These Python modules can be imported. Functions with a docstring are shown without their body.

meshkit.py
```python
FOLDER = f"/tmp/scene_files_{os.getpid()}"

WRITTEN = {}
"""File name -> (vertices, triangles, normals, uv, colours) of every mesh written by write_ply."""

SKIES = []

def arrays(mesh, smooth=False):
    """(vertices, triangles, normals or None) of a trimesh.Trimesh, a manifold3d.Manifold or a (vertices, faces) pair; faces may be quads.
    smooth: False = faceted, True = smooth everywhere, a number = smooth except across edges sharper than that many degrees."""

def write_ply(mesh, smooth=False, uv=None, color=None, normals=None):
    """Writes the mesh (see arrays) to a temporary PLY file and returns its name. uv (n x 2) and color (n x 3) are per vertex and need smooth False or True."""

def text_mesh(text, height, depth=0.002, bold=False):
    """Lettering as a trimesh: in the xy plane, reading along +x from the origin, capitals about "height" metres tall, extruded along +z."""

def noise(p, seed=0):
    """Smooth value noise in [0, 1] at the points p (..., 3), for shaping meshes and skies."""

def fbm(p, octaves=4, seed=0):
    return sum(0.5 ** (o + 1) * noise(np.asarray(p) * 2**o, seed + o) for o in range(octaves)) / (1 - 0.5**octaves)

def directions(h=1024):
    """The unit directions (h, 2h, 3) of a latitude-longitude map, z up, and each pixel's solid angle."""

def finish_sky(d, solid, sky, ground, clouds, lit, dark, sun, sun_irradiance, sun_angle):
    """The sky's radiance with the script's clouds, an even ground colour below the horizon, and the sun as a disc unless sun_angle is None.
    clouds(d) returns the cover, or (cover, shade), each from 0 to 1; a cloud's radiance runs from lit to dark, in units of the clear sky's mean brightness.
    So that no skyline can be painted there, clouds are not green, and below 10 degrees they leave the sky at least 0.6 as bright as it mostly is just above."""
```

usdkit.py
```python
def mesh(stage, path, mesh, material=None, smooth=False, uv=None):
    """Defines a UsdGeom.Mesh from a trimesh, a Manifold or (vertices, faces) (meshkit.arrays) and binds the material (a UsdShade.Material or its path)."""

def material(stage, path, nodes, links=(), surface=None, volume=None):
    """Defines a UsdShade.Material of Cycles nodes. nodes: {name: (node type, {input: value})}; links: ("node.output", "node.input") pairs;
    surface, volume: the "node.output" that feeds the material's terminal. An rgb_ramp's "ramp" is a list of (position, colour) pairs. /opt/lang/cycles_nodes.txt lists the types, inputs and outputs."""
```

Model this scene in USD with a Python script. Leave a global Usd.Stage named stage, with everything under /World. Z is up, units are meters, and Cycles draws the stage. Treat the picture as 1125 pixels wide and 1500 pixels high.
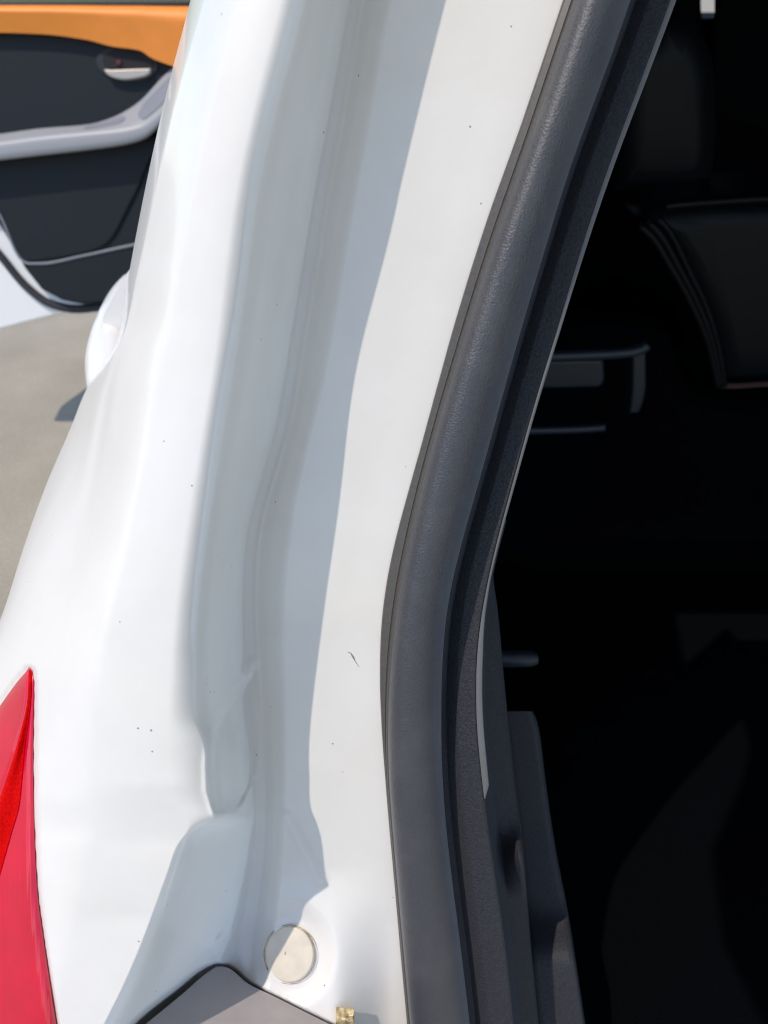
import math
import numpy as np, trimesh, shapely, usdkit, meshkit
from shapely.geometry import Polygon
from scipy.interpolate import PchipInterpolator as PCH
from scipy.ndimage import gaussian_filter1d, gaussian_filter
from pxr import Usd, UsdGeom, UsdLux, UsdShade, Gf, Sdf

stage = Usd.Stage.CreateInMemory()
UsdGeom.SetStageUpAxis(stage, 'Z'); UsdGeom.SetStageMetersPerUnit(stage, 1.0)
stage.DefinePrim('/World', 'Xform'); stage.DefinePrim('/World/Looks', 'Scope')
rng = np.random.default_rng(7)

# ------------------------------------------------------------------ camera: hand-held phone, 1.12 m up behind the car, pitched 35 degrees down
FPX, PITCH = 1126.0, math.radians(35)
CAM = np.array([0, 0, 1.12])
RT = np.array([1.0, 0, 0]); FW = np.array([0, math.cos(PITCH), -math.sin(PITCH)]); UP = np.array([0, math.sin(PITCH), math.cos(PITCH)])
cam = UsdGeom.Camera.Define(stage, '/World/camera')
cam.AddTransformOp().Set(Gf.Matrix4d(*RT, 0, *UP, 0, *(-FW), 0, *CAM, 1))
cam.CreateFocalLengthAttr(4.2); cam.CreateHorizontalApertureAttr(4.2 * 1125 / FPX); cam.CreateVerticalApertureAttr(4.2 * 1500 / FPX)
cam.CreateClippingRangeAttr(Gf.Vec2f(0.01, 2000))
cam.CreateFStopAttr(1.9); cam.CreateFocusDistanceAttr(0.36)
cam.CreateExposureAttr(0.47)

def ray(u, v):
    u, v = np.asarray(u, float)[..., None], np.asarray(v, float)[..., None]
    return FW + RT * ((u - 562.5) / FPX) + UP * ((750 - v) / FPX)

# ------------------------------------------------------------------ sun and sky (high sun, behind the car on its left)
SUN = -ray(1100, 1680); SUN /= np.linalg.norm(SUN)
SKY_STRENGTH, SUN_INTENSITY = 0.15, 0.52
el, rot = math.asin(SUN[2]), math.atan2(SUN[0], SUN[1])
dome = UsdLux.DomeLight.Define(stage, '/World/sky')
dome.GetPrim().SetCustomDataByKey('kind', 'structure'); dome.GetPrim().SetCustomDataByKey('label', 'clear bright daytime sky over the car'); dome.GetPrim().SetCustomDataByKey('category', 'sky')
skym = usdkit.material(stage, '/World/Looks/sky_look', {
    'sky': ('sky_texture', {'sky_type': 'single_scattering', 'sun_disc': False, 'sun_elevation': el, 'sun_rotation': rot, 'aerosol_density': 0.6, 'air_density': 1.0, 'ozone_density': 1.4}),
    'bg': ('background_shader', {'strength': SKY_STRENGTH})}, [('sky.color', 'bg.color')], surface='bg.background')
UsdShade.MaterialBindingAPI.Apply(dome.GetPrim()).Bind(skym)
sun = UsdLux.DistantLight.Define(stage, '/World/sun')
sun.CreateIntensityAttr(SUN_INTENSITY); sun.CreateAngleAttr(0.53); sun.CreateColorAttr(Gf.Vec3f(1.0, 0.90, 0.80))
sun.GetPrim().CreateAttribute('inputs:normalize', Sdf.ValueTypeNames.Bool).Set(True)
zax = SUN; xax = np.cross([0, 0, 1.0], zax); xax /= np.linalg.norm(xax); yax = np.cross(zax, xax)
sun.AddTransformOp().Set(Gf.Matrix4d(*xax, 0, *yax, 0, *zax, 0, 0, 0, 5, 1))

# ------------------------------------------------------------------ materials
def mat(name, color, rough=0.5, noise=0.0, nscale=300, bump=0.0, bscale=2000, bdist=0.0005, **kw):
    nodes = {'p': ('principled_bsdf', dict(base_color=color, roughness=rough, **kw)), 'g': ('geometry', {})}
    links = []
    if noise:
        nodes['n'] = ('noise_texture', {'scale': nscale, 'detail': 4})
        nodes['r'] = ('rgb_ramp', {'ramp': [(0.3, tuple(c * (1 - noise) for c in color)), (0.7, tuple(min(1, c * (1 + noise)) for c in color))]})
        links += [('g.position', 'n.vector'), ('n.fac', 'r.fac'), ('r.color', 'p.base_color')]
    if bump:
        nodes['bn'] = ('noise_texture', {'scale': bscale, 'detail': 3})
        nodes['b'] = ('bump', {'strength': bump, 'distance': bdist})
        links += [('g.position', 'bn.vector'), ('bn.fac', 'b.height'), ('b.normal', 'p.normal')]
    return usdkit.material(stage, '/World/Looks/' + name, nodes, links, surface='p.BSDF')

def paint(name, base, dirt):
    """white clear-coated car paint with a faint pearl, sparse dust specks and a thin film of dirt"""
    return usdkit.material(stage, '/World/Looks/' + name, {
        'g': ('geometry', {}),
        'v': ('voronoi_texture', {'scale': 200.0}),
        'lt': ('math', {'math_type': 'less_than', 'value2': 0.085}),
        'sc': ('separate_color', {}),
        'gt': ('math', {'math_type': 'greater_than', 'value2': 0.93}),
        'mu': ('math', {'math_type': 'multiply'}),
        'n': ('noise_texture', {'scale': 14.0, 'detail': 6, 'roughness': 0.65}),
        'dr': ('rgb_ramp', {'ramp': [(0.35, base), (0.75, dirt)]}),
        'mx': ('mix_color', {'b': (0.26, 0.23, 0.20)}),
        'fn': ('noise_texture', {'scale': 9000.0, 'detail': 1}),
        'b': ('bump', {'strength': 0.05, 'distance': 0.0002}),
        'on': ('noise_texture', {'scale': 260.0, 'detail': 2}),
        'cb': ('bump', {'strength': 0.05, 'distance': 0.0006}),
        'p': ('principled_bsdf', {'roughness': 0.38, 'coat_weight': 0.45, 'coat_roughness': 0.05, 'specular_ior_level': 0.35}),
    }, [('g.position', 'v.vector'), ('v.distance', 'lt.value1'), ('v.color', 'sc.color'), ('sc.r', 'gt.value1'), ('lt.value', 'mu.value1'), ('gt.value', 'mu.value2'),
        ('g.position', 'n.vector'), ('n.fac', 'dr.fac'), ('dr.color', 'mx.a'), ('mu.value', 'mx.fac'), ('mx.result', 'p.base_color'),
        ('g.position', 'fn.vector'), ('fn.fac', 'b.height'), ('b.normal', 'p.normal'), ('g.position', 'on.vector'), ('on.fac', 'cb.height'), ('cb.normal', 'p.coat_normal')], surface='p.BSDF')

M = {}
M['paint'] = paint('white_paint', (0.80, 0.772, 0.725), (0.74, 0.705, 0.645))
M['door_paint'] = mat('door_paint', (0.80, 0.78, 0.745), 0.35, coat_weight=0.7, coat_roughness=0.06)
M['plug'] = mat('plug_plastic', (0.73, 0.655, 0.53), 0.5, noise=0.08, nscale=120)
M['rust'] = mat('rust_grime', (0.42, 0.29, 0.17), 0.9, noise=0.5, nscale=500)
def dusty(name, base, dust, rough, scale, **kw):
    return usdkit.material(stage, '/World/Looks/' + name, {
        'g': ('geometry', {}), 'n': ('noise_texture', {'scale': 1200, 'detail': 4}), 'd': ('noise_texture', {'scale': scale, 'detail': 8, 'roughness': 0.7}),
        'r': ('rgb_ramp', {'ramp': [(0.3, tuple(c * .6 for c in base)), (0.7, tuple(c * 1.4 for c in base))]}),
        'f': ('rgb_ramp', {'ramp': [(0.46, (0, 0, 0)), (0.75, (0.55, 0.55, 0.55))]}), 'fb': ('rgb_to_bw', {}),
        'm': ('mix_color', {'b': dust}), 'b': ('bump', {'strength': 0.55, 'distance': 0.0008}),
        'p': ('principled_bsdf', dict(roughness=rough, **kw))},
        [('g.position', 'n.vector'), ('g.position', 'd.vector'), ('n.fac', 'r.fac'), ('d.fac', 'f.fac'), ('f.color', 'fb.color'), ('fb.val', 'm.fac'), ('r.color', 'm.a'), ('m.result', 'p.base_color'), ('n.fac', 'b.height'), ('b.normal', 'p.normal')], surface='p.BSDF')
M['rubber'] = dusty('flocked_rubber', (0.027, 0.027, 0.035), (0.08, 0.074, 0.070), 0.5, 26.0, specular_ior_level=1.0, coat_weight=0.2, coat_roughness=0.4, sheen_weight=0.15, sheen_roughness=0.4)
M['lip'] = mat('smooth_rubber', (0.085, 0.078, 0.07), 0.35, noise=0.15, nscale=700)
M['trim'] = mat('grained_black_plastic', (0.037, 0.038, 0.045), 0.55, noise=0.30, nscale=900, bump=0.7, bscale=900, bdist=0.0008, specular_ior_level=0.2)
M['trim_edge'] = mat('grey_trim_edge', (0.14, 0.14, 0.14), 0.5)
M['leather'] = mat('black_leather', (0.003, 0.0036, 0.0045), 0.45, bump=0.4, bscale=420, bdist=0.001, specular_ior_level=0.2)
M['stitch'] = mat('red_brown_stitching', (0.05, 0.018, 0.014), 0.7)
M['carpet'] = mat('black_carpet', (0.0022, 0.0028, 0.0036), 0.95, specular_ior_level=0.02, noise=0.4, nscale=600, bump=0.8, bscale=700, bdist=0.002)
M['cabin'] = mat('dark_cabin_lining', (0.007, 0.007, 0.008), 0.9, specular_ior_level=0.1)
M['hook'] = mat('dark_blue_plastic', (0.012, 0.018, 0.025), 0.4)
M['bumper'] = mat('grey_bumper_plastic', (0.38, 0.345, 0.34), 0.5, noise=0.05, nscale=90, bump=0.2, bscale=900, bdist=0.0003)
M['gap'] = mat('dark_gap', (0.01, 0.01, 0.012), 0.8)
M['brass'] = mat('dull_brass', (0.50, 0.40, 0.22), 0.45, noise=0.6, nscale=400, metallic=0.4)
M['chip'] = mat('bare_primer', (0.30, 0.275, 0.26), 0.7, noise=0.5, nscale=2500)
M['red_lens'] = mat('red_lens', (0.62, 0.0015, 0.032), 0.3, noise=0.12, nscale=40, coat_weight=0.9, coat_roughness=0.03, specular_ior_level=0.25)
M['red_deep'] = mat('deep_red_reflector', (0.60, 0.001, 0.001), 0.5, noise=0.25, nscale=900, specular_ior_level=0.05)
M['orange'] = mat('tan_orange_vinyl', (0.93, 0.29, 0.033), 0.5, noise=0.04, nscale=30)
M['door_black'] = mat('black_door_card', (0.007, 0.0095, 0.013), 0.55, noise=0.1, nscale=300, specular_ior_level=0.3)
M['door_pocket'] = mat('door_pocket_plastic', (0.012, 0.014, 0.018), 0.6)
M['silver'] = mat('silver_white_trim', (0.33, 0.33, 0.34), 0.42)
M['grey_switch'] = mat('grey_switch_panel', (0.22, 0.23, 0.26), 0.5)
M['lever'] = mat('champagne_lever', (0.50, 0.44, 0.38), 0.35, metallic=0.3)
M['red_dot'] = mat('red_lock_mark', (0.10, 0.008, 0.008), 0.5)
M['ground'] = usdkit.material(stage, '/World/Looks/pavement', {
    'g': ('geometry', {}), 'n': ('noise_texture', {'scale': 2.2, 'detail': 8, 'roughness': 0.6}), 'f': ('noise_texture', {'scale': 160, 'detail': 4}),
    'r': ('rgb_ramp', {'ramp': [(0.3, (0.31, 0.27, 0.20)), (0.7, (0.43, 0.38, 0.295))]}), 'fr': ('rgb_ramp', {'ramp': [(0.3, (0.75, 0.75, 0.75)), (0.6, (1, 1, 1))]}),
    'm': ('mix_color', {'blend_type': 'multiply', 'fac': 1.0}), 'b': ('bump', {'strength': 0.4, 'distance': 0.004}),
    'p': ('principled_bsdf', {'roughness': 0.9})},
    [('g.position', 'n.vector'), ('g.position', 'f.vector'), ('n.fac', 'r.fac'), ('f.fac', 'fr.fac'), ('r.color', 'm.a'), ('fr.color', 'm.b'), ('m.result', 'p.base_color'), ('f.fac', 'b.height'), ('b.normal', 'p.normal')], surface='p.BSDF')
M['glass'] = usdkit.material(stage, '/World/Looks/tinted_glass', {
    't': ('transparent_bsdf', {'color': (0.55, 0.6, 0.5)}), 'gl': ('glossy_bsdf', {'roughness': 0.02}), 'f': ('fresnel', {'IOR': 1.5}), 'm': ('mix_closure', {})},
    [('t.BSDF', 'm.closure1'), ('gl.BSDF', 'm.closure2'), ('f.fac', 'm.fac')], surface='m.closure')

# ------------------------------------------------------------------ scene helpers
count = {}
def put(name, mesh, m, parent='/World/car', smooth=30, label=None):
    key = parent + '/' + name
    n = count.get(key, 0); count[key] = n + 1
    path = key if n == 0 else f'{key}_{n:03d}'
    p = usdkit.mesh(stage, path, mesh, M[m], smooth=smooth).GetPrim()
    if label: p.SetCustomDataByKey('label', label)
    return path

def grid_faces(r, c, wrap=False):
    i, j = np.meshgrid(np.arange(r - 1), np.arange(c if wrap else c - 1), indexing='ij')
    k = (j + 1) % c
    a, b, d, e = i * c + j, (i + 1) * c + j, (i + 1) * c + k, i * c + k
    return np.stack([np.stack([a, b, d], -1), np.stack([a, d, e], -1)], 2).reshape(-1, 3)

def sheet(P):
    r, c = P.shape[:2]
    return trimesh.Trimesh(P.reshape(-1, 3), grid_faces(r, c), process=False)

def slab(P, B):
    """closed solid between a front grid P and a back grid B"""
    r, c = P.shape[:2]
    f = grid_faces(r, c); n = r * c
    rim = np.concatenate([np.arange(c), c * np.arange(1, r) + c - 1, (r - 1) * c + np.arange(c - 2, -1, -1), c * np.arange(r - 2, 0, -1)])
    a, b = rim, np.roll(rim, -1)
    side = np.vstack([np.stack([a, b, b + n], 1), np.stack([a, b + n, a + n], 1)])
    return trimesh.Trimesh(np.vstack([P.reshape(-1, 3), B.reshape(-1, 3)]), np.vstack([f, f[:, ::-1] + n, side]), process=False)

def tube(path, rad, seg=12, flat=1.0, upv=(0, 0, 1)):
    p = np.asarray(path, float); t = np.gradient(p, axis=0); t /= np.linalg.norm(t, axis=1, keepdims=True)
    rad = np.broadcast_to(np.asarray(rad, float), (len(p),))
    a = np.cross(t, np.asarray(upv, float)); a /= np.linalg.norm(a, axis=1, keepdims=True); b = np.cross(a, t)
    th = np.linspace(0, 2 * np.pi, seg, endpoint=False)
    ring = p[:, None] + rad[:, None, None] * (a[:, None] * np.cos(th)[None, :, None] * flat + b[:, None] * np.sin(th)[None, :, None])
    V = np.vstack([ring.reshape(-1, 3), p[:1], p[-1:]]); n = len(p) * seg
    f = grid_faces(len(p), seg, True); k = np.arange(seg); k2 = (k + 1) % seg
    caps = np.vstack([np.stack([np.full(seg, n), k, k2], 1), np.stack([np.full(seg, n + 1), (len(p) - 1) * seg + k2, (len(p) - 1) * seg + k], 1)])
    m = trimesh.Trimesh(V, np.vstack([f, caps]), process=False)
    if m.volume < 0: m.invert()
    return m

def spline(pts, n):
    p = np.asarray(pts, float); s = np.r_[0, np.cumsum(np.linalg.norm(np.diff(p, axis=0), axis=1))]
    q = np.linspace(0, s[-1], n)
    from scipy.interpolate import CubicSpline
    return np.stack([PCH(s, p[:, k])(q) for k in range(p.shape[1])], 1)

def box(x0, x1, y0, y1, z0, z1):
    m = trimesh.creation.box([x1 - x0, y1 - y0, z1 - z0]); m.apply_translation([(x0 + x1) / 2, (y0 + y1) / 2, (z0 + z1) / 2]); return m

def rbox(size, r, center=(0, 0, 0), n=10):
    """rounded box as a smooth solid"""
    m = trimesh.creation.icosphere(4); v = np.array(m.vertices); h = np.array(size) / 2 - r
    m.vertices = np.sign(v) * h * np.clip(np.abs(v) * 6, 0, 1) ** 1 + v * r + np.asarray(center); return m

# ------------------------------------------------------------------ the tailgate opening: an inclined plane that carries flange, seal and trim
NRM = np.array([0, -1, .39]); NRM /= np.linalg.norm(NRM); P0 = np.array([0, .26, .86])
def at(u, v, h=0.0):
    d = ray(u, v); h = np.asarray(h, float)[..., None]
    t = ((P0 - CAM) @ NRM + h) / (d @ NRM)[..., None]
    return CAM + t * d
def h_of_z(u, v, z):
    d = ray(u, v); t = (z - CAM[2]) / d[..., 2]
    return ((CAM + t[..., None] * d) - P0) @ NRM
def h_of_y(u, v, y):
    d = ray(u, v); t = y / d[..., 1]
    return ((CAM + t[..., None] * d) - P0) @ NRM
def rail(*pts, soft=0):
    v, x = np.array(pts, float).T
    v = np.r_[-1700, v]; x = np.r_[x[0] + (x[0] - x[1]) / (v[1] - v[2]) * (v[0] - v[1]), x]
    f = PCH(v, x); q = np.arange(-1700, v[-1] + 1.0); y = f(q)
    if soft: y = gaussian_filter1d(np.r_[y], soft, mode='nearest')
    return lambda t: np.interp(t, q, y)

V0, V1 = -1500, 1760
vs = np.unique(np.concatenate([np.arange(V0, -100, 25), np.arange(-100, V1 + 1, 3.0)])).astype(float)
rL1 = rail((-700, 440), (-400, 362), (0, 279), (100, 253), (200, 229), (300, 208), (400, 189), (500, 171), (530, 150), (578, 123), (628, 103), (649, 94), (702, 71), (798, 36), (898, 4), (1000, -40), (1100, -85), (1300, -150), (1500, -190), (1760, -230))
rC = rail((-700, 470), (0, 300), (200, 246), (400, 204), (480, 186), (517, 170), (557, 158), (620, 148), (680, 139), (741, 125), (820, 105), (900, 80), (1000, 50), (1200, 20), (1760, 0), soft=12)
rT = rail((-700, 596), (-300, 503), (0, 446), (100, 420), (213, 387), (356, 364), (498, 349), (560, 335), (720, 311), (898, 286), (1000, 277), (1050, 284), (1090, 298), (1150, 304), (1185, 309), (1197, 315), (1204, 305), (1214, 287), (1236, 268), (1280, 252), (1324, 236), (1388, 212), (1452, 184), (1500, 160), (1760, 40), soft=5)
rR = rail((-700, 560), (0, 412), (200, 360), (356, 332), (498, 318), (720, 280), (898, 254), (1000, 246), (1100, 246), (1170, 252), (1200, 272), (1214, 276), (1236, 259), (1280, 243), (1324, 227), (1388, 203), (1452, 175), (1500, 151), (1760, 31), soft=6)
rG = rail((-700, 720), (-300, 600), (0, 527), (150, 502), (260, 482), (420, 455), (500, 442), (625, 421), (731, 388), (802, 373), (891, 371), (998, 376), (1100, 384), (1200, 388), (1300, 380), (1400, 366), (1500, 340), (1760, 250), soft=30)
rF = rail((-700, 770), (-300, 645), (0, 575), (200, 540), (350, 513), (553, 478), (700, 442), (802, 425), (891, 417), (998, 419), (1140, 420), (1204, 418), (1300, 412), (1400, 400), (1500, 390), (1760, 340), soft=30)
rE = rail((-700, 1090), (-300, 925), (0, 825), (117, 785), (235, 746), (284, 725), (400, 688), (500, 658), (642, 620), (742, 592), (855, 563), (944, 555), (1000, 555), (1060, 558), (1130, 563), (1200, 569), (1300, 578), (1400, 587), (1500, 596), (1760, 622), soft=60)
rE1 = rail((-700, 1120), (-300, 946), (0, 841), (107, 805), (220, 768), (338, 725), (500, 675), (660, 627), (767, 602), (873, 581), (998, 567), (1060, 564.5), (1124, 565), (1200, 571), (1300, 580), (1500, 598), (1760, 624), soft=60)
rG2 = rail((-700, 1190), (-300, 1025), (0, 924), (124, 881), (242, 835), (338, 807), (480, 764), (720, 698), (806, 673), (873, 655), (1002, 646), (1110, 646), (1240, 656), (1392, 676), (1500, 688), (1760, 722), soft=60)
rTE = rail((-700, 1262), (-300, 1090), (0, 983), (132, 934), (249, 890), (384, 846), (498, 812), (597, 782), (729, 746), (809, 724), (870, 711), (958, 698), (1045, 697), (1119, 704), (1175, 710), (1305, 729), (1413, 744), (1500, 752), (1760, 790), soft=45)

# height of the outer ridge over the flange, found from where its shadow falls on the flange
SH = [(645, 0), (600, 190), (565, 330), (531, 500), (510, 625), (495, 731), (485, 802), (471, 891), (456, 998), (453, 1040), (455, 1140), (464, 1240), (477, 1300), (426, 1352), (398, 1408)]
def bottom_tilt(u, v):
    s = np.clip((575 - u) / 90, 0, 1); s = s * s * (3 - 2 * s)
    w = np.clip(v - 1270, 0, None)
    return 0.00012 * w * w / (w + 40) * s
ridge = []
for u, v in SH:
    P = at(np.float64(u), np.float64(v), bottom_tilt(u, v))
    ts = np.linspace(.002, .5, 4000); Q = P + ts[:, None] * SUN - CAM; zz = Q @ FW
    uu = 562.5 + FPX * (Q @ RT) / zz; vv = 750 - FPX * (Q @ UP) / zz
    i = int(np.argmax(uu < rT(vv)))
    ridge.append((vv[i], (P + ts[i] * SUN - P0) @ NRM))
ridge.sort()
rv, rh = map(np.array, zip(*ridge))
print('ridge', [(round(a), round(b, 4)) for a, b in ridge])
keep = np.r_[True, np.diff(rv) > 4]; rv, rh = rv[keep], rh[keep]
pf = np.polyfit(rv[rv < 1205], rh[rv < 1205], 3)
lowh = rh[rv >= 1205].mean() if (rv >= 1205).any() else rh[-1]
hT = np.where(vs < rv[0], np.polyval(pf, rv[0]), np.polyval(pf, np.clip(vs, rv[0], 1205)))
hT = hT + (np.interp(vs, [1205, 1260], [0, lowh - np.polyval(pf, 1205)]))
hT = gaussian_filter1d(hT, 18)
hT = np.where(vs > rv[-1], hT + 0.00004 * (vs - rv[-1]), hT)

def column_spaces():
    return [('LC', 22), ('CR', 46), ('RT', 26), ('TW', 44), ('WG', 8), ('GF', 20), ('FE', 46), ('EU', 6)]
uL, uC, uR, uT, uG, uF, uE = (r(vs) for r in (rL1, rC, rR, rT, rG, rF, rE))
vq = np.arange(-1500, 1761.0); wq = np.clip((1060 - vs) / 60, 0, 1)
uT = uT * (1 - wq) + wq * np.interp(vs, vq, gaussian_filter1d(rT(vq), 70)); uR = uR * (1 - wq) + wq * np.interp(vs, vq, gaussian_filter1d(rR(vq), 70))
uW = uG - 12; uU = uE + 34
# depth at the silhouette (greenhouse side above, beltline shoulder below)
hL = np.where(vs < 517, h_of_y(uL, vs, np.interp(vs, [-1500, -700, 0, 517], [.60, .56, .46, .505])), h_of_z(uL, vs, np.full(len(vs), .85)))
xl = (CAM + ((.85 - CAM[2]) / ray(uL, vs)[:, 2])[:, None] * ray(uL, vs))[:, 0]
d = ray(uL, vs); tside = -.232 / d[:, 0]
hside = ((CAM + tside[:, None] * d) - P0) @ NRM
hL = np.where((vs > 1000), hside, hL)
hL = np.concatenate([gaussian_filter1d(hL[vs < 517], 4), gaussian_filter1d(hL[vs >= 517], 12)])
hR = hT + np.interp(vs, [0, 1150, 1230], [0.0055, 0.0055, 0.0022])
hC_up = hR - (hR - hL) * 0.20                     # bowl of the greenhouse side just before it turns away
hC_shoulder = hR - (hR - hL) * 0.50
fade = np.clip((vs - 517) / 230, 0, 1); fade = fade * fade * (3 - 2 * fade)
hCc = h_of_y(uC, vs, np.full(len(vs), .43))
hC = np.where(vs < 500, hC_up, np.nan)
low = vs >= 760
hC[low] = (hR - (hR - hL) * 0.28)[low]
ok = ~np.isnan(hC); hC = PCH(vs[ok], hC[ok])(vs)
hC = gaussian_filter1d(hC, 10)
U, H = [], []
for k, v in enumerate(vs):
    uM = uC[k] * .5 + uR[k] * .5
    hM = hC[k] * .07 + hR[k] * .93
    wa, wb_ = uT[k] + .3 * (uW[k] - uT[k]), uT[k] + .72 * (uW[k] - uT[k]); hw = -.014
    ku = np.array([uC[k], uM, uR[k], uT[k], wa, wb_, uW[k], uG[k], (uG[k] + uF[k]) / 2, uF[k], uF[k] * .4 + uE[k] * .6, uE[k], uU[k]])
    kh = np.array([hC[k], hM, hR[k], hT[k], hw + (hT[k] - hw) * .60, hw + (hT[k] - hw) * .17, hw, -.0138, -.0065, 0.0, -.0006, 0.0, -.006])
    f = PCH(ku, kh)
    us = [np.linspace(a, b, n, endpoint=False) for (_, n), a, b in zip(column_spaces()[1:], [uC[k], uR[k], uT[k], uW[k], uG[k], uF[k], uE[k]], [uR[k], uT[k], uW[k], uG[k], uF[k], uE[k], uU[k]])]
    us = np.concatenate(us + [[uU[k]]])
    hs = f(us)
    s = np.linspace(1, 0, 22, endpoint=False); s = np.sin(s * np.pi / 2)
    sl = float(f(uC[k], 1)); wLC = uC[k] - uL[k]
    hl = hC[k] - sl * wLC * s * (1 - s) - (hC[k] - hL[k]) * (1 - np.sqrt(1 - s * s * .9998))
    U.append(np.r_[uC[k] - wLC * s, us]); H.append(np.r_[hl, hs])
U, H = np.array(U), np.array(H); Vv = np.repeat(vs[:, None], U.shape[1], 1)
H = gaussian_filter1d(H, 1.5, axis=0)
lowr, upr = vs >= 540, vs < 505
sstep0 = lambda x: np.clip(x, 0, 1) ** 2 * (3 - 2 * np.clip(x, 0, 1))
for sel in (lowr, upr):      # fair the outer skin along its length
    Hs = gaussian_filter1d(H[sel], 26, axis=0, mode='nearest'); w = sstep0((62 - np.arange(H.shape[1])) / 24)[None]
    wv = np.clip((vs[sel] - 540) / 60, 0, 1)[:, None] if sel is lowr else np.clip((505 - vs[sel]) / 60, 0, 1)[:, None]
    H[sel] = H[sel] * (1 - w * wv) + Hs * w * wv
# valley of the crease between greenhouse and shoulder
dc = (U - uC[:, None]); amp = np.interp(vs, [400, 500, 560, 680, 760], [0, .002, .008, .003, 0])[:, None]
H -= amp * np.exp(-(dc / 9.0) ** 2)
H += bottom_tilt(U, Vv) * np.clip((U - uT[:, None]) / np.maximum(uG - uT, 1)[:, None], 0, 1)

def inside_dist(poly, U, Vv, reach=40):
    """signed distance in pixels to a closed outline, positive inside"""
    pg = Polygon(poly); out = np.full(U.shape, -1e3)
    x0, y0, x1, y1 = pg.bounds
    m = (U > x0 - reach) & (U < x1 + reach) & (Vv > y0 - reach) & (Vv < y1 + reach)
    pts = shapely.points(U[m], Vv[m])
    dd = shapely.distance(pg.exterior, pts); dd[~shapely.contains(pg, pts)] *= -1
    out[m] = dd
    return out
def sstep(x): x = np.clip(x, 0, 1); return x * x * (3 - 2 * x)
# pressed pocket in the gutter wall above the notched corner
pocket = spline([(372, 978), (350, 1008), (328, 1038), (310, 1078), (305, 1120), (306, 1160), (318, 1194), (345, 1190), (366, 1160), (380, 1110), (384, 1040), (380, 990), (372, 978)], 90)
sd = inside_dist(pocket, U, Vv)
H -= .0085 * sstep(sd / 8) * sstep((388 - U) / 65) * sstep((1206 - Vv) / 45)
H += .0022 * sstep(1 - ((U - 338) / 26) ** 2 - ((Vv - 1125) / 48) ** 2) * (sd > 0)
# rolled lip along the pocket's upper left side
lipc = np.array([(372, 970), (350, 998), (328, 1030), (315, 1054)])
ld = shapely.distance(shapely.LineString(lipc), shapely.points(U.ravel(), Vv.ravel())).reshape(U.shape)
H += .0020 * np.exp(-(ld / 9) ** 2)
rim = np.array([(352, 1000), (326, 1036), (307, 1076), (301, 1120), (302, 1160), (313, 1192)])
ld = shapely.distance(shapely.LineString(rim), shapely.points(U.ravel(), Vv.ravel())).reshape(U.shape)
H += .0009 * np.exp(-(ld / 4.5) ** 2)
# dish round the plug
rr = np.hypot((U - 424) / 37, (Vv - 1398) / 43)
H -= .0040 * sstep((2.0 - rr) / .85)
# fold that runs up from the dish, and the small dimple at the shadow's tip
fd = shapely.distance(shapely.LineString([(420, 1195), (445, 1245), (468, 1285)]), shapely.points(U.ravel(), Vv.ravel())).reshape(U.shape)
H += .0019 * np.exp(-(fd / 9) ** 2)
# crease low on the wall
fd = shapely.distance(shapely.LineString([(190, 1500), (300, 1392), (330, 1370)]), shapely.points(U.ravel(), Vv.ravel())).reshape(U.shape)
H += .0004 * np.exp(-(fd / 6) ** 2)
# seam sealer bead
sb = np.exp(-((U - (uG + 3)[:, None]) / 3.2) ** 2) * np.interp(vs, [-700, 300, 700, 1000, 1100], [.0007, .0008, .0013, .0009, 0])[:, None]
H += sb
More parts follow.
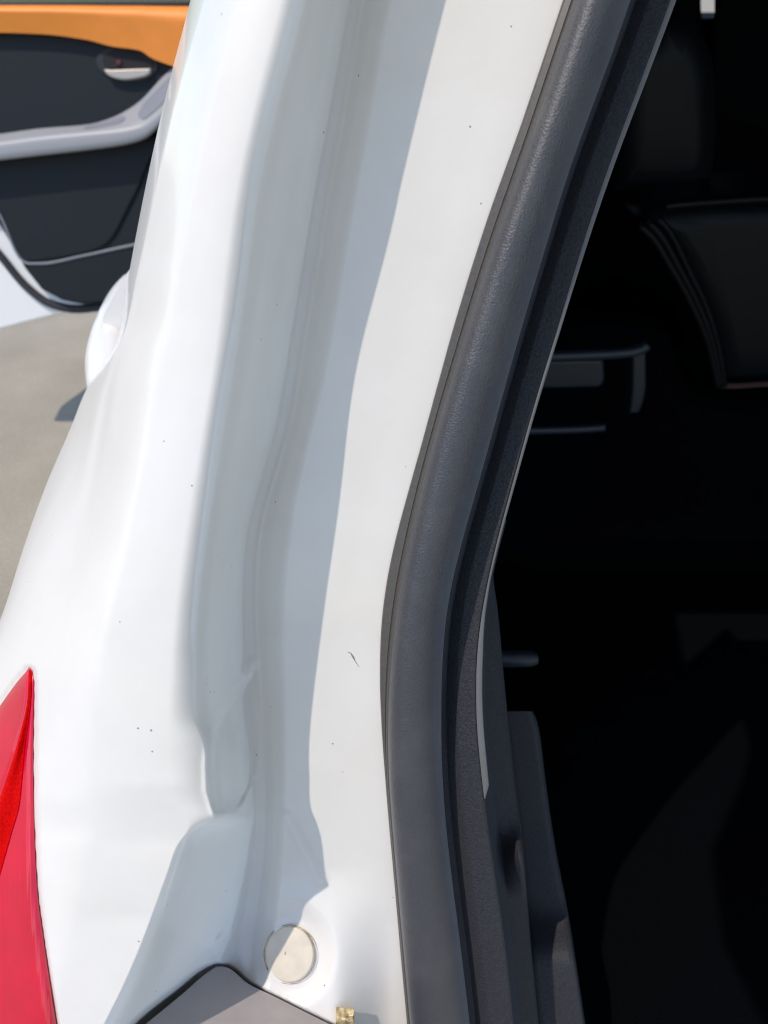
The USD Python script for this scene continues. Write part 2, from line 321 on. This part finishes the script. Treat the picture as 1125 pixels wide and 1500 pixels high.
# tail lamp recess
lamp = spline([(42, 977), (26, 994), (8, 1018), (-30, 1075), (-120, 1230), (-180, 1500), (-190, 1640), (100, 1640), (83, 1500), (77, 1460), (65, 1380), (55, 1300), (51, 1220), (49, 1110), (50, 1004), (47, 982), (42, 977)], 300)
lsd = inside_dist(lamp, U, Vv, 60)
H0 = H.copy()
H -= .0030 * sstep((lsd + 5) / 6)
# lower outline of the body where the bumper butts against it
bump_line = spline([(150, 1560), (200, 1500), (256, 1455), (306, 1414), (318, 1409), (330, 1410), (369, 1438), (396, 1451), (440, 1473), (484, 1495), (530, 1518), (560, 1545), (600, 1760), (60, 1760), (100, 1640), (150, 1560)], 200)
bsd = inside_dist(bump_line, U, Vv)
Hb = H.copy()
rc = np.interp(U, [240, 290, 325], [11, 6, -1])
H -= .018 * sstep((bsd + rc) / (10 + rc * .8))
from scipy.interpolate import RegularGridInterpolator
def sample(field, u, v):
    """field value at pixel (u, v) by interpolating along the rails"""
    u, v = np.broadcast_arrays(np.asarray(u, float), np.asarray(v, float)); out = np.empty(u.shape)
    for idx in np.ndindex(u.shape):
        k = min(max(int(np.searchsorted(vs, v[idx])), 1), len(vs) - 1)
        w = (v[idx] - vs[k - 1]) / (vs[k] - vs[k - 1])
        out[idx] = (1 - w) * np.interp(u[idx], U[k - 1], field[k - 1]) + w * np.interp(u[idx], U[k], field[k])
    return out

# ------------------------------------------------------------------ the car
car = UsdGeom.Xform.Define(stage, '/World/car').GetPrim()
car.SetCustomDataByKey('label', 'white car with raised tailgate, open front door and black sealed luggage opening')
car.SetCustomDataByKey('category', 'car')

P = at(U, Vv, H)
# the side of the car goes on forward behind the silhouette
extra = []
upm = (vs < 517)[:, None]
for dy, dz, dxs in ((.35, 0, 0.0), (.12, 0, 0.0), (.03, 0, 0.0)):
    top = P[:, 0] + np.array([0, dy, 0])
    low_ = P[:, 0] + np.array([-.012 * (dy > .05) - .004, .25 * dy, -1.1 * dy])
    extra.append(np.where(upm, top, low_))
body = np.concatenate([np.stack(extra, 1), P], 1)
put('body_shell', sheet(body), 'paint', smooth=True, label='white painted rear pillar with shaded rain gutter and sunlit flange')

# rubber plug in the dish
def disc(cu, cv, ru, rv_, prof, field=Hb, n=56):
    th = np.linspace(0, 2 * np.pi, n, endpoint=False); rings = []
    for r, h in prof:
        u, v = cu + ru * r * np.cos(th), cv - rv_ * r * np.sin(th)
        rings.append(at(u, v, base_h(u, v) + h))
    V = np.vstack(rings + [at(np.array([cu]), np.array([cv]), base_h(np.array([cu]), np.array([cv])) + prof[-1][1])]); m = len(prof)
    f = grid_faces(m, n, True); k = np.arange(n); last = (m - 1) * n
    f = np.vstack([f, np.stack([last + k, last + (k + 1) % n, np.full(n, m * n)], 1)])
    mesh = trimesh.Trimesh(V, f, process=False)
    return mesh
pc = sample(H, [424, 390, 458, 424, 424], [1398, 1398, 1398, 1360, 1436])
gu, gv = (pc[2] - pc[1]) / 68, (pc[4] - pc[3]) / 76
def base_h(u, v): return pc.mean() + gu * (u - 424) + gv * (v - 1398)
put('plug', disc(424, 1398, 36, 42, [(1.0, -.004), (1.0, .0008), (.97, .0016), (.92, .0020), (.5, .0022), (.1, .0020)]), 'plug', smooth=50, label='cream round rubber plug with a rusty rim')
# grime line in the plug's rim, broken like in a worn joint
th = np.linspace(0, 2 * np.pi, 160)
wob = meshkit.fbm(np.stack([np.cos(th) * 2.3, np.sin(th) * 2.3, th * 0], 1), 4, 3)
rad = .00016 + .0007 * np.clip(wob - .42, 0, 1) * (1 + 1.6 * (np.sin(th) < -.55))
uu, vv = 424 + 37.3 * np.cos(th), 1398 - 43.3 * np.sin(th)
put('grime_ring', tube(at(uu, vv, base_h(uu, vv) + .0012), rad, 6), 'rust', smooth=True)
put('rust_spot', tube(at(np.array([417, 418, 420.]), np.array([1394, 1397, 1401.]), base_h(np.array([417, 418, 420.]), 1396) + .0020), [.0001, .0004, .0001], 8), 'rust', smooth=True)

# brass coloured clip at the flange's foot
cx = at(np.float64(506), np.float64(1493), float(sample(H, 506, 1493)) + .003)
cl = trimesh.creation.box([.0085, .006, .010]); cl = cl.subdivide().subdivide().subdivide()
cl.vertices += (meshkit.fbm(np.array(cl.vertices) * 500, 3, 5)[:, None] - .5) * .0018 * np.sign(cl.vertices) + cx
put('clip', cl, 'brass', smooth=20, label='dull brass coloured clip at the foot of the flange')

# stone chip in the flange paint
cu, cv = np.array([509., 514, 517, 520, 526]), np.array([955., 957, 962, 968, 977])
put('paint_chip', tube(at(cu, cv, sample(H, cu, cv) + .0001), [.0001, .00025, .0005, .0002, .0001], 8, upv=NRM), 'chip', smooth=True)

# ---- grey bumper
def bplane():
    pts = [at(np.float64(322), np.float64(1412), float(sample(Hb, 322, 1412)) - .001), at(np.float64(205), np.float64(1500), float(sample(Hb, 205, 1500)) - .004), at(np.float64(480), np.float64(1496), float(sample(Hb, 480, 1496)) - .001)]
    n = np.cross(pts[1] - pts[0], pts[2] - pts[0]); n /= np.linalg.norm(n)
    return pts[0], n if n[2] > 0 else -n
BP, BN = bplane()
print('bumper normal', BN)
def on_plane(u, v, p, n, off=0.0):
    d = ray(u, v); t = (((p - CAM) @ n) + off) / (d @ n)
    return CAM + t[..., None] * d
bo = spline([(214, 1497), (262, 1458), (312, 1417), (320, 1413), (330, 1414), (366, 1440), (396, 1454), (440, 1476), (484, 1498), (540, 1526), (560, 1545), (600, 1720), (60, 1720), (120, 1590), (214, 1497)], 150)[:-1]
bx = BN; ex = np.cross([0, 1, 0], BN); ex /= np.linalg.norm(ex); ey = np.cross(BN, ex)
Pb = on_plane(bo[:, 0], bo[:, 1], BP, BN)
poly2 = Polygon(np.stack([(Pb - BP) @ ex, (Pb - BP) @ ey], 1)).buffer(0)
def chamfer(poly, depth, c, origin, a, b, n):
    """extruded outline whose front edge is rounded; front face at origin, going back along -n"""
    parts, prev = [], None
    rings = [(poly, -depth), (poly, -c)] + [(poly.buffer(-c * (1 - math.cos(t))), -c * (1 - math.sin(t))) for t in (.5, 1.05, math.pi / 2)]
    N = 260
    loops = []
    for pg, z in rings:
        pg = max(pg.geoms, key=lambda q: q.area) if hasattr(pg, 'geoms') else pg
        e = pg.exterior; c0 = np.array(e.coords)
        if not e.is_ccw: e = shapely.LinearRing(c0[::-1])
        ref = np.array(poly.exterior.coords)[0]
        s0 = e.project(shapely.Point(ref)); L = e.length
        q = np.array([e.interpolate((s0 + s) % L).coords[0] for s in np.linspace(0, L, N, endpoint=False)])
        loops.append((q, z))
    V = np.vstack([origin + q[:, :1] * a + q[:, 1:] * b + z * n for q, z in loops])
    f = []
    i = np.arange(N); j = (i + 1) % N
    for k in range(len(loops) - 1):
        A, B = k * N, (k + 1) * N
        f.append(np.stack([A + i, A + j, B + j], 1)); f.append(np.stack([A + i, B + j, B + i], 1))
    top = loops[-1][0]; tri = trimesh.creation.triangulate_polygon(Polygon(top), engine='earcut')
    tv, tf = tri
    from scipy.spatial import cKDTree
    _, near = cKDTree(top).query(tv); tf = near[tf]
    ar = np.cross(top[tf[:, 1]] - top[tf[:, 0]], top[tf[:, 2]] - top[tf[:, 0]])
    tf[ar < 0] = tf[ar < 0][:, ::-1]
    f.append(tf + (len(loops) - 1) * N); f.append(tf[:, ::-1])
    return trimesh.Trimesh(V, np.vstack(f), process=False)
put('bumper', chamfer(poly2, .10, .0015, BP, ex, ey, BN), 'bumper', smooth=35, label='grey plastic bumper corner')

# ---- tail lamp
rows = np.linspace(978, 1640, 200)
def lamp_edge(side):
    e = np.array(lamp); a = e[:, 1].argmin(); b1 = e[:, 1].argmax()
    out = []
    line = Polygon(lamp)
    for v in rows:
        g = line.intersection(shapely.LineString([(-400, v), (400, v)]))
        x = np.array(g.bounds)[[0, 2]] if not g.is_empty else np.array([42, 42])
        out.append(x[side])
    return np.array(out)
la, lb = lamp_edge(0), lamp_edge(1)
la, lb = la + np.minimum(3, (lb - la) * .25), lb - np.minimum(.6, (lb - la) * .25)
cols = np.sin(np.linspace(-1, 1, 90) * np.pi / 2) * .5 + .5
LU = la[:, None] + (lb - la)[:, None] * cols; LV = np.repeat(rows[:, None], 90, 1)
bandR = rail((978, 46), (1004, 46), (1100, 36), (1180, 29), (1220, 18), (1284, 0), (1500, -60), (1640, -100)); bandL = rail((978, 42), (1020, 40), (1092, 24), (1164, 0), (1300, -45), (1500, -105), (1640, -150))
LH = sample(H0, LU, LV) + .0015
dome_ = np.minimum(LU - la[:, None], lb[:, None] - LU)
LH += .0032 * (1 - np.exp(-np.maximum(dome_, 0) / 7)) - .0030
br, bl = bandR(LV), bandL(LV)
w = np.clip((br - LU) / np.maximum(br - bl, 1), 0, 1)
LH += .0055 * sstep(w) * np.clip((br - bl) / 14, 0, 1)
LH -= .0008 * np.exp(-((LU - bl) / 2.5) ** 2)
LH += .00008 * np.sin(LU / 1.15) * np.clip((LU - br - 2) / 6, 0, 1)
lampP = at(LU, LV, LH); lampB = at(LU, LV, sample(H, LU, LV) - .004)
lp = '/World/car/tail_lamp'
UsdGeom.Xform.Define(stage, lp)
stage.GetPrimAtPath(lp).SetCustomDataByKey('label', 'red tail lamp with a deep red slanting band')
put('lens', slab(lampP, lampB), 'red_lens', lp, smooth=40)
bw = np.linspace(.04, .96, 12)
BU = np.maximum(bl[:, :1], la[:, None] + 1) * (1 - bw) + np.minimum(br[:, :1], lb[:, None] - 1.5) * bw
keepr = (BU[:, -1] - BU[:, 0]) > 1.0
BU = BU[keepr]; BV = np.repeat(rows[keepr][:, None], 12, 1)
hband = np.stack([np.interp(BU[i], LU[k], LH[k]) for i, k in enumerate(np.nonzero(keepr)[0])])
put('reflector_band', slab(at(BU, BV, hband + .0004), at(BU, BV, hband - .001)), 'red_deep', lp, smooth=40)

# ---- tailgate seal: lip and flocked bulb
sv = np.unique(np.concatenate([np.arange(-1500, -50, 25), np.arange(-50, 1761, 4.0)]))
e0, e1, g2, te = rE(sv), rE1(sv), rG2(sv), rTE(sv)
wob = (meshkit.fbm(np.stack([sv / 60, sv * 0, sv * 0], 1), 3, 2) - .5)
def band(knots, n):
    """front grid from (pixel rail, height) knots across the strip"""
    G = []
    ku = np.stack([k[0] for k in knots], 1); kh = np.stack([np.broadcast_to(k[1], sv.shape) for k in knots], 1)
    s = np.linspace(0, 1, n); q = np.linspace(0, 1, ku.shape[1])
    return ku, kh
def profile(us, hs, dens):
    cu, ch = [], []
    for k in range(len(us) - 1):
        t = np.linspace(0, 1, dens[k], endpoint=(k == len(us) - 2))
        cu.append(us[k][:, None] * (1 - t) + us[k + 1][:, None] * t); ch.append(np.broadcast_to(hs[k], sv.shape)[:, None] * (1 - t) + np.broadcast_to(hs[k + 1], sv.shape)[:, None] * t)
    return np.concatenate(cu, 1), np.concatenate(ch, 1)
SV = lambda a: np.repeat(sv[:, None], a.shape[1], 1)
wl = np.maximum(e1 - e0, .8)
lu, lh = profile([e0 + wob * .6, e0 + .12 * wl, e0 + .74 * wl, e0 + wl * .80, e1 + .5, e1 + 3, e1 + 6], [.0012, .0024, .0034, .0030, .0054, .0056, .0030], [3, 6, 3, 4, 4, 3])
put('seal_lip', slab(at(lu, SV(lu), lh), at(lu, SV(lu), lh * 0 - .004)), 'lip', smooth=40, label='thin smooth black lip along the seal')
a_ = np.linspace(0, 1, 34); wb = g2 - e1
BUh = []
bu = (e1 + 1.5)[:, None] + (wb - 1.5)[:, None] * a_
hp = np.interp(sv, [0, 900, 1500], [.0165, .0150, .0150])[:, None]
xx = (a_ - .38) / np.where(a_ < .38, .38, .62)
bh = -.009 + (hp + .009) * np.sqrt(np.clip(1 - np.abs(xx) ** 2.1, 0, 1)) * 1.0
bh = np.where(a_ < .38, .0036 + (hp - .0036) * np.sqrt(np.clip(1 - np.abs(xx) ** 2.2, 0, 1)), bh)
bh = bh + wob[:, None] * .0004
put('seal_bulb', slab(at(bu, SV(bu), bh), at(bu, SV(bu), bh * 0 - .010)), 'rubber', smooth=50, label='fat flocked black rubber seal round the tailgate opening')
# ---- inner pillar trim beside the seal
px_per_m = np.interp(sv, [0, 500, 1000, 1500], [5200, 4700, 3900, 3700])
def shade_line(h0, dpx): return h0 - dpx / px_per_m
htop = np.interp(sv, [0, 900, 1500], [.0125, .0115, .0120])
wt = te - g2
h_te = np.interp(sv, [-700, 0, 600, 900, 1000, 1100, 1300, 1500, 1760], [-.0165, -.0163, -.016, -.0155, -.0125, -.0095, -.0092, -.0095, -.010])
tu, thh = profile([g2 - 6, g2 + .5, g2 + .14 * wt, g2 + .45 * wt, te - 9, te - 3, te, te + 1.5],
                  [-.018, -.0165, h_te - .0085, h_te - .0030, h_te - .0005, h_te + .0001, h_te - .0008, h_te - .0032], [3, 3, 8, 8, 4, 4, 3])
put('pillar_trim', slab(at(tu, SV(tu), thh), at(tu, SV(tu), thh * 0 - .035)), 'trim', smooth=40, label='black grained plastic trim beside the seal')
# lit return lip of the trim
m = (sv < 1172)
wlip = np.interp(sv, [-700, 0, 300, 600, 850, 900, 958, 1045, 1110, 1150, 1170], [8, 8, 6.5, 4, 3, 4.5, 8, 9, 9.5, 9, 1])
ru, rh_ = profile([te - .5, te + wlip * .5, te + wlip], [h_te - .0002, h_te + .0001, h_te - .0004], [4, 4])
put('trim_edge', slab(at(ru, SV(ru), rh_)[m], at(ru, SV(ru), rh_ * 0 - .028)[m]), 'trim_edge', smooth=40, label='thin pale grey edge of the pillar trim')
# ---- stepped luggage side trim beyond it
m = sv > 760
ae = rail((760, 716), (850, 722), (893, 728), (1002, 738), (1153, 754), (1205, 761), (1260, 767), (1313, 771), (1400, 778), (1500, 788), (1760, 815))(sv)
ae = np.maximum(ae, te + 4)
bm = np.exp(-((sv - 1262) / 40) ** 2)
au, ah = profile([te - 2, te + .3 * (ae - te), te + .62 * (ae - te), ae - 6, ae, ae + 1], [-.030, -.060, -.064 + .017 * bm, -.066 + .026 * bm, -.068 + .026 * bm, -.085], [6, 8, 6, 3, 2])
put('side_trim', slab(at(au, SV(au), ah)[m], at(au, SV(au), ah * 0 - .11)[m]), 'trim', smooth=40, label='dark stepped luggage side trim')
m = sv >= 1040
be = rail((1036, 776), (1050, 783), (1067, 788), (1136, 797), (1227, 810), (1344, 832), (1500, 856), (1760, 896))(sv)
bl0 = np.interp(sv, [1036, 1042, 1060], [746, 742, 740])
hb = gaussian_filter1d(np.interp(sv, [1040, 1200, 1335, 1400, 1500, 1760], [-.150, -.145, -.125, -.090, -.084, -.084]), 4)
bu_, bh_ = profile([ae - 30, ae + 4, be - 8, be - 2, be, be + 1], [hb - .012, hb - .003, hb, hb - .001, hb - .003, hb - .02], [6, 10, 5, 4, 3])
put('side_trim', slab(at(bu_, SV(bu_), bh_)[m], at(bu_, SV(bu_), bh_ * 0 - .22)[m]), 'trim', smooth=40, label='lower luggage trim post lit by the sun near its foot')
# ---- hook rod
def ptd(u, v, y):
    d = ray(np.float64(u), np.float64(v)); return CAM + d * (y / d[1])
put('hook_rod', tube(spline([ptd(700, 966, .44), ptd(784, 965, .44), ptd(787, 965, .44)], 12), [.0066] * 10 + [.0062, .0045], 20), 'hook', smooth=40, label='short dark blue peg sticking out of the luggage trim')

# ------------------------------------------------------------------ cabin, dark behind the opening
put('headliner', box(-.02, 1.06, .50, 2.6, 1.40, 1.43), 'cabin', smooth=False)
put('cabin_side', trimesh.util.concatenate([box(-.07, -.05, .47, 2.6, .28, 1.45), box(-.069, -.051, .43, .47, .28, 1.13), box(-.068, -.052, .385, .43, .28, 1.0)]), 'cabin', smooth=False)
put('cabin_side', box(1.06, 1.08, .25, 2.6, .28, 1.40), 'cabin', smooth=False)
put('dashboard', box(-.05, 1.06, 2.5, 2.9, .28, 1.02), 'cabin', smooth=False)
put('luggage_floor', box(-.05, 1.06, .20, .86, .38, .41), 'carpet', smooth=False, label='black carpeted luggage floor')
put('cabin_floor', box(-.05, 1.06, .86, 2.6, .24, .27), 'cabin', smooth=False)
def pix_poly(pts, y, depth, m, name, parent='/World/car', c=.01, smooth=40, label=None, n=120):
    """outline standing in the cross-plane at y, extruded forward with rounded rear edges"""
    q = spline(list(pts) + [pts[0]], n)[:-1]
    d = ray(q[:, 0], q[:, 1]); Q = CAM + d * (y / d[:, 1])[:, None]
    pg = Polygon(np.stack([Q[:, 0], Q[:, 2]], 1)).buffer(0)
    return put(name, chamfer(pg, depth, c, np.array([0, y, 0.]), np.array([1., 0, 0]), np.array([0, 0, 1.]), np.array([0, -1., 0])), m, parent, smooth, label)
seat = '/World/car/rear_seat'
UsdGeom.Xform.Define(stage, seat); stage.GetPrimAtPath(seat).SetCustomDataByKey('label', 'black leather rear seat seen from the luggage space')
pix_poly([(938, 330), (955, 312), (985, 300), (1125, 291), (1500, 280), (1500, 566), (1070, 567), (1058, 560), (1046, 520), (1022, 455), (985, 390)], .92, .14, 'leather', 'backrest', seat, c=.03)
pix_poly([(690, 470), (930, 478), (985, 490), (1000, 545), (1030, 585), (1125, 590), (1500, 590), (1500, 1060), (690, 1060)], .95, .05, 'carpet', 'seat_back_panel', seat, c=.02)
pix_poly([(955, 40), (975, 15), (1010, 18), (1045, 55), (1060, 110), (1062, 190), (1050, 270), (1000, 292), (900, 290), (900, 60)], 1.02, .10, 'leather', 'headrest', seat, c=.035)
for k, (du, r) in enumerate([(0, .0045), (12, .0045), (26, .004)]):
    pts = [(938 + du, 332 - .45 * du), (953 + du, 345 - .3 * du), (985 + du * .9, 395), (1015 + du * .75, 450), (1036 + du * .55, 500), (1046 + du * .45, 540), (1052 + du * .35, 566)]
    put('piping', tube(np.array([ptd(u, v, .90) for u, v in spline(pts, 40)]), r, 8), 'leather', seat, smooth=True)
put('piping', tube(np.array([ptd(u, v, .905) for u, v in spline([(1050, 564), (1075, 565), (1125, 562), (1300, 560)], 20)]), .004, 8), 'stitch', seat, smooth=True, label='reddish brown seam along the lower edge')
put('piping', tube(np.array([ptd(u, v, .90) for u, v in spline([(1040, 470), (1052, 510), (1058, 545), (1059, 566)], 20)]), .002, 8), 'stitch', seat, smooth=True)
put('piping', tube(np.array([ptd(u, v, .91) for u, v in spline([(975, 302), (1030, 297), (1125, 291), (1300, 283)], 20)]), .004, 8), 'leather', seat, smooth=True)
# wheel-arch pocket between seat and pillar
pk = '/World/car/side_pocket'
UsdGeom.Xform.Define(stage, pk)
put('rail', tube(np.array([ptd(u, v, .80) for u, v in spline([(740, 524), (860, 520), (915, 517), (936, 513), (949, 505)], 30)]), .006, 10), 'hook', pk, smooth=True)
put('rail', tube(np.array([ptd(u, v, .80) for u, v in spline([(740, 631), (840, 629), (886, 626)], 20)]), .005, 10), 'hook', pk, smooth=True)
pix_poly([(926, 520), (946, 514), (947, 560), (932, 606), (922, 606), (926, 560)], .81, .02, 'hook', 'post', pk, c=.003)
pix_poly([(760, 530), (884, 527), (886, 556), (876, 568), (760, 570)], .83, .02, 'hook', 'panel', pk, c=.004)
# front seats with a slit of windscreen between them
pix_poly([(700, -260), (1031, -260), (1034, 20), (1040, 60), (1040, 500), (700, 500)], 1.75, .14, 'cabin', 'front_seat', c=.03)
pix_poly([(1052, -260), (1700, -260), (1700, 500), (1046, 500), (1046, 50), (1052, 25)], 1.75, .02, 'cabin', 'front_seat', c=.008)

# roof, far side and raised tailgate
put('roof', box(-.06, 1.10, .52, 2.9, 1.435, 1.46), 'paint', smooth=False)
gate = trimesh.creation.extrude_polygon(Polygon([(.02, .40), (-.02, .24), (-.05, .19), (-.12, .10), (-.15, .0), (-.13, -.45), (.0, -.58), (1.04, -.58), (1.17, -.45), (1.19, .0), (1.16, .10), (1.09, .19), (1.06, .24), (1.02, .40)]), .035, engine='earcut')
gate.apply_translation([0, -.40, 0]); gate.apply_transform(trimesh.transformations.rotation_matrix(math.radians(-14), [1, 0, 0])); gate.apply_translation([0, .40, 1.50])
put('tailgate', gate, 'paint', smooth=False, label='open white tailgate raised overhead')

# ---- side of the car ahead of the pillar: rear door with its grab handle
prof = np.array([(-.180, .95), (-.225, .905), (-.250, .87), (-.2545, .85), (-.2545, .80), (-.258, .6), (-.245, .35)])
yy = np.array([.66, .9, 1.2, 1.5])
F_ = np.array([[(x - .012 * min((y - .66) / .3, 1), y, z) for x, z in prof] for y in yy])
rd = '/World/car/rear_door'
UsdGeom.Xform.Define(stage, rd)
put('door_skin', slab(F_[::-1], (F_ + np.array([.03, 0, 0]))[::-1]), 'door_paint', rd, smooth=30)
hp_ = spline([(-.220, .570, .836), (-.225, .575, .837), (-.235, .600, .838), (-.250, .66, .840), (-.261, .73, .841), (-.266, .79, .840), (-.264, .835, .838), (-.250, .855, .835)], 40)
put('grab_handle', tube(hp_, np.interp(np.arange(40), [0, 3, 8, 32, 37, 39], [.017, .021, .023, .023, .018, .012]), 24, flat=.80), 'door_paint', rd, smooth=True, label='white outside grab handle of the rear door')

# ---- front door swung out, inner side towards the camera
fd_ = '/World/car/front_door'
UsdGeom.Xform.Define(stage, fd_); stage.GetPrimAtPath(fd_).SetCustomDataByKey('label', 'open front door, inner side in tan orange and black with a silver white armrest')
DN = np.array([.0, -.96, .28]); DN /= np.linalg.norm(DN); DP = np.array([-.75, 2.1, .7])
dx = np.cross([0, 0, 1.], -DN); dx /= np.linalg.norm(dx); dx = -dx if dx[0] < 0 else dx; dz = np.cross(DN, dx); dz = -dz if dz[2] < 0 else dz
def dpt(u, v, off=0.0): return on_plane(np.asarray(u, float), np.asarray(v, float), DP + DN * off, DN)
def door_poly(pts, off, depth, m, name, c=.006, smooth=40, n=140, label=None, sharp=False):
    q = np.array(list(pts), float) if sharp else spline(list(pts) + [pts[0]], n)[:-1]
    o = DP + DN * off; Q = dpt(q[:, 0], q[:, 1], off) - o
    pg = Polygon(np.stack([Q @ dx, Q @ dz], 1)).buffer(0)
    return put(name, chamfer(pg, depth, c, o, dx, dz, np.cross(dx, dz)), m, fd_, smooth, label)
def door_tube(pts, off, r, m, name, n=40, label=None):
    q = spline(pts, n); return put(name, tube(dpt(q[:, 0], q[:, 1], off), r, 8, upv=DN), m, fd_, smooth=True, label=label)
door_poly([(-170, 10), (330, 6), (330, 440), (200, 446), (96, 457), (0, 482), (-26, 488), (-50, 484), (-75, 440), (-120, 320), (-155, 160)], 0, .07, 'door_paint', 'shell', sharp=True)
trim_o = [(-120, 12), (-110, 100), (-85, 190), (-40, 280), (0, 332), (36, 394), (60, 424), (90, 440), (122, 446), (200, 438), (330, 425), (330, 10)]
door_poly(trim_o, .035, .05, 'door_black', 'door_card', c=.008, sharp=True)
door_tube([(-125, 190), (-60, 305), (0, 374), (40, 421), (76, 446), (112, 453), (150, 449), (260, 436)], .004, .011, 'trim', 'door_seal', label='black rubber seal round the door')
door_tube([(-60, 215), (0, 315), (42, 386), (60, 386), (120, 375), (200, 358), (300, 340)], .036, .0035, 'grey_switch', 'card_seam', label='raised seam of the door pocket')
# upper part of the card stands proud of the pocket behind it
door_poly([(-70, 240), (330, 190), (330, 205), (236, 215), (196, 290), (150, 362), (60, 382), (42, 384), (0, 310), (-50, 250)], .042, .02, 'door_black', 'pocket_face', c=.006)
# padded tan roll along the top
low_u = [(-118, 52), (0, 48), (60, 50), (125, 58), (165, 68), (205, 74), (222, 85), (245, 94), (270, 102), (330, 118)]
lu_ = spline(low_u, 80)
t_ = np.linspace(0, 1, 26)
RU = np.repeat(lu_[:, :1], 26, 1); RV = 6 + (lu_[:, 1:] - 6) * t_
bulge = .035 + .045 * np.sqrt(np.clip(1 - (1 - np.clip(t_ / .3, 0, 1)) ** 2, 0, 1)) * (1 - .55 * t_)
offs = np.broadcast_to(bulge, RU.shape)
def dgrid(RU, RV, offs):
    d = ray(RU, RV); t = (((DP - CAM) @ DN) + offs) / (d @ DN); return CAM + t[..., None] * d
Ro = dgrid(RU, RV, offs).transpose(1, 0, 2); Rb = dgrid(RU, RV, offs * 0 + .03).transpose(1, 0, 2)
put('padded_top', slab(Ro, Rb), 'orange', fd_, smooth=60, label='tan orange padded top of the door card')
# armrest bar, upper ledge and front face
top_e = [(-80, 204), (0, 196), (60, 188), (130, 182), (165, 172), (188, 160), (205, 148), (235, 116), (256, 96), (300, 60)]
mid_e = [(-80, 216), (0, 208), (60, 200), (130, 193), (180, 188), (205, 182), (230, 165), (250, 145), (300, 100)]
bot_e = [(-80, 245), (0, 235), (60, 228), (130, 220), (185, 212), (212, 204), (230, 190), (245, 172), (300, 130)]
te_, me_, be_ = spline(top_e, 90), spline(mid_e, 90), spline(bot_e, 90)
AU = np.concatenate([te_[:, None, 0] * (1 - s) + me_[:, None, 0] * s for s in np.linspace(0, 1, 7)] + [me_[:, None, 0] * (1 - s) + be_[:, None, 0] * s for s in np.linspace(.15, 1, 6)], 1)
AV = np.concatenate([te_[:, None, 1] * (1 - s) + me_[:, None, 1] * s for s in np.linspace(0, 1, 7)] + [me_[:, None, 1] * (1 - s) + be_[:, None, 1] * s for s in np.linspace(.15, 1, 6)], 1)
AO = np.array([.040, .049, .058, .067, .076, .085, .092, .095, .096, .096, .0955, .094, .086])
A_ = dgrid(AU, AV, np.broadcast_to(AO, AU.shape)).transpose(1, 0, 2); Ab = dgrid(AU, AV, np.full(AU.shape, .03)).transpose(1, 0, 2)
put('armrest', slab(A_, Ab), 'silver', fd_, smooth=60, label='silver white armrest sweeping up to the right')
def ledge_panel(i0, i1, t0, t1):
    """grey insert let into the armrest's upper ledge, following its surface"""
    ii = np.linspace(i0, i1, 30); tt = np.linspace(0, 1, 8)
    G = [np.stack([np.interp(ii, np.arange(90), F[:, k]) for k in range(7)], 1) for F in (AU, AV, np.broadcast_to(AO, AU.shape))]
    out = []
    for a, i in enumerate(ii):
        w = np.sin(np.clip(min(a, 29 - a) / 4, 0, 1) * np.pi / 2)          # rounded ends
        c, hw_ = (t0 + t1) / 2, (t1 - t0) / 2 * (.25 + .75 * w)
        tq = (c - hw_ + 2 * hw_ * tt) * 6
        out.append([np.interp(tq, np.arange(7), g[a]) for g in G])
    q = np.array(out).transpose(1, 2, 0)                                     # field, across, along
    put('switch_panel', slab(dgrid(q[0], q[1], q[2] + .0025), dgrid(q[0], q[1], q[2] - .004)), 'grey_switch', fd_, smooth=40)
iu = lambda u: float(np.interp(u, te_[:, 0], np.arange(90)))
ledge_panel(iu(124), iu(184), .18, .62)
ledge_panel(iu(203), iu(262), .22, .86)
# inner release
th = np.linspace(0, 2 * np.pi, 40, endpoint=False)
door_poly([(186 + 46 * math.cos(a), 93 - 27 * math.sin(a) + 3 * math.cos(a)) for a in th], .040, .012, 'door_pocket', 'release_bezel', c=.004)
door_poly([(188 + 38 * math.cos(a), 91 - 21 * math.sin(a) + 3 * math.cos(a)) for a in th], .041, .006, 'gap', 'release_cup', c=.002)
door_poly([(152, 101), (166, 102), (190, 101), (221, 100), (219, 107), (205, 113), (182, 116), (165, 113), (156, 108)], .052, .014, 'lever', 'release_lever', c=.003, label='champagne coloured release lever')
door_poly([(170, 88), (177, 88), (177, 95), (170, 95)], .045, .006, 'red_dot', 'lock_mark', c=.001)
door_tube([(-120, 12), (0, 8), (140, 7), (320, 6)], .05, .006, 'trim', 'window_seal')
# window above
wp = np.array([dpt(-130, 8), dpt(330, 5), dpt(330, 5) + [0, 0, .45], dpt(-130, 8) + [0, 0, .45]])
gl = slab(wp[[[3, 2], [0, 1]]], wp[[[3, 2], [0, 1]]] - DN * .004)
put('window_pane', gl, 'glass', fd_, smooth=False)

# ------------------------------------------------------------------ ground
g = trimesh.creation.box([600, 600, .2]); g.apply_translation([0, 150, -.1])
gp = usdkit.mesh(stage, '/World/pavement', g, M['ground']).GetPrim()
gp.SetCustomDataByKey('kind', 'structure'); gp.SetCustomDataByKey('label', 'sunlit tan concrete pavement beside the white car'); gp.SetCustomDataByKey('category', 'pavement')
